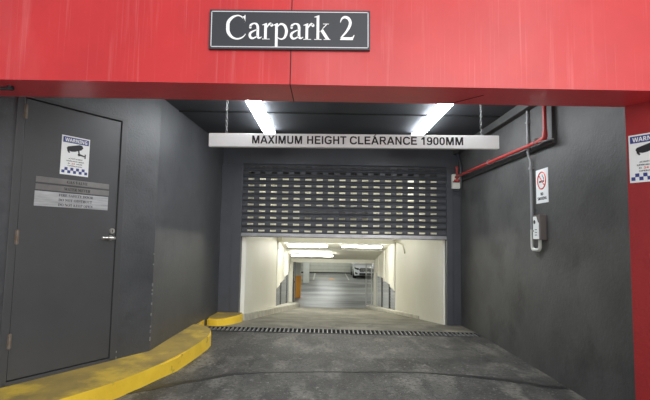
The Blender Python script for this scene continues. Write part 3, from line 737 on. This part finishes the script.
# ================================================================= GARAGE COLUMNS AND CAR
def column(label, x, y, w_, orange):
    t = thing('concrete_column', label, 'column', (x, y, GF))
    build('shaft', bx(-w_ / 2, w_ / 2, -w_ / 2, w_ / 2, 0, GC - GF, bev=.01), M_colw, t)
    if orange: build('orange_wrap', bx(-w_ / 2 - .006, w_ / 2 + .006, -w_ / 2 - .006, w_ / 2 + .006, 0.0, 1.08, bev=.008), M_orange, t)
column('white column with orange lower half beside the gate', -1.30, 23.1, .34, True)
column('plain white column further back in the garage', -1.15, 30.7, .40, False)
b = bx(-1.40, -1.29, 38.5, 38.61, GF, GC); tag(build('orange_post', b, M_orange), 'thin orange post against the back wall', 'post')

def car(label, x, y):
    t = thing('car', label, 'car', (x, y, GF))   # front faces -y, x across
    # body: loft of cross sections along y
    # (y, half width, z_low, z_belt, z_roof, roof half width)
    secs = [(0.0, .70, .30, .72, .74, .62), (.06, .84, .24, .86, .90, .70), (.25, .90, .22, .94, .99, .76), (.8, .93, .22, .98, 1.03, .78), (1.15, .93, .22, 1.02, 1.08, .74),
            (1.75, .93, .22, 1.05, 1.58, .62), (2.2, .93, .22, 1.05, 1.66, .62), (3.4, .93, .22, 1.06, 1.64, .60), (4.1, .92, .22, 1.06, 1.50, .58), (4.45, .88, .26, 1.04, 1.10, .66), (4.55, .80, .34, .90, .94, .62)]
    b = new(); rings = []
    for (yy, hw_, zl, zb, zt, rw) in secs:
        P_ = [(-hw_ * .94, zl), (-hw_, zl + .18), (-hw_, zb - .14), (-hw_ * .96, zb), (-rw, zt - .03), (-rw * .85, zt), (0, zt + .02), (rw * .85, zt), (rw, zt - .03), (hw_ * .96, zb), (hw_, zb - .14), (hw_, zl + .18), (hw_ * .94, zl)]
        rings.append([b.verts.new((px_, yy, pz_)) for px_, pz_ in P_])
    for A, B in zip(rings, rings[1:]):
        for k in range(len(A)): b.faces.new((A[k], A[(k + 1) % len(A)], B[(k + 1) % len(A)], B[k]))
    b.faces.new(rings[0]); b.faces.new(rings[-1][::-1])
    body = build('body', b, M_car, t, smooth=True)
    b = new()
    v = [b.verts.new(p) for p in ((-.70, 1.19, 1.10), (.70, 1.19, 1.10), (.56, 1.70, 1.55), (-.56, 1.70, 1.55))]; f = b.faces.new(v)
    r = bmesh.ops.extrude_face_region(b, geom=[f]); bmesh.ops.translate(b, vec=(0, -.035, .03), verts=[g for g in r['geom'] if isinstance(g, bmesh.types.BMVert)])
    build('windscreen', b, M_glass, t)
    for s in (-1, 1):
        b = new(); prism_axis(b, [(1.45, 1.06), (1.95, 1.52), (3.9, 1.48), (4.2, 1.10)], s * .70, s * .86, 'x')
        build('side_window', b, M_glass, t)
    b = new(); prism_axis(b, [(-.46, .52), (.46, .52), (.54, .66), (.44, .80), (-.44, .80), (-.54, .66)], -.035, .08, 'y'); g = build('grille', b, M_blackp, t)
    b = new()
    for z in (.57, .63, .69, .75): box(b, -.45, .45, -.045, -.03, z, z + .016)
    build('grille_bar', b, M_chrome, t)
    b = new(); disc(b, (0, -.05, .68), .065, .02, 'y'); build('emblem', b, M_chrome, t, smooth=True)
    for s in (-1, 1):
        b = new(); prism_axis(b, [(s * .50, .70), (s * .60, .80), (s * .86, .86), (s * .88, .76), (s * .66, .66)], -.02, .22, 'y'); build('headlight', b, M_blk, t)
        b = new(); box(b, min(s * .58, s * .84), max(s * .58, s * .84), -.03, .0, .80, .825); build('running_light', b, M_wht2, t)
        b = new(); prism_axis(b, [(s * .62, .36), (s * .82, .36), (s * .84, .52), (s * .70, .46)], -.01, .15, 'y'); build('bumper_intake', b, M_blackp, t)
        b = new(); box(b, min(s * .93, s * 1.10), max(s * .93, s * 1.10), 1.30, 1.45, 1.03, 1.18, bev=.03); build('mirror', b, M_car, t)
        for yy in (.85, 3.55):
            b = new(); disc(b, (s * .83, yy, .34), .34, .23, 'x', 26); wh = build('wheel', b, M_tyre, t, smooth=True)
            b = new(); disc(b, (s * .945, yy, .34), .22, .03, 'x', 20)
            build('rim', b, M_galv, wh, smooth=True)
    build('lower_grille', bx(-.52, .52, -.03, .08, .28, .44), M_blackp, t)
    build('number_plate', bx(-.19, .19, -.055, -.03, .45, .54), M_wht2, t)
    return t
car('white car parked nose out at the back of the garage', 3.13, 34.0)

b = new(); disc(b, (-2.43, 3.45, 2.605), .022, .03, 'z', 14); tube(b, [(-2.50, 3.45, 2.60), (-2.40, 3.44, 2.598)], .014, 8)
tag(build('soffit_fitting', b, M_blackp, smooth=True), 'small black fitting under the red soffit at far left', 'fitting')
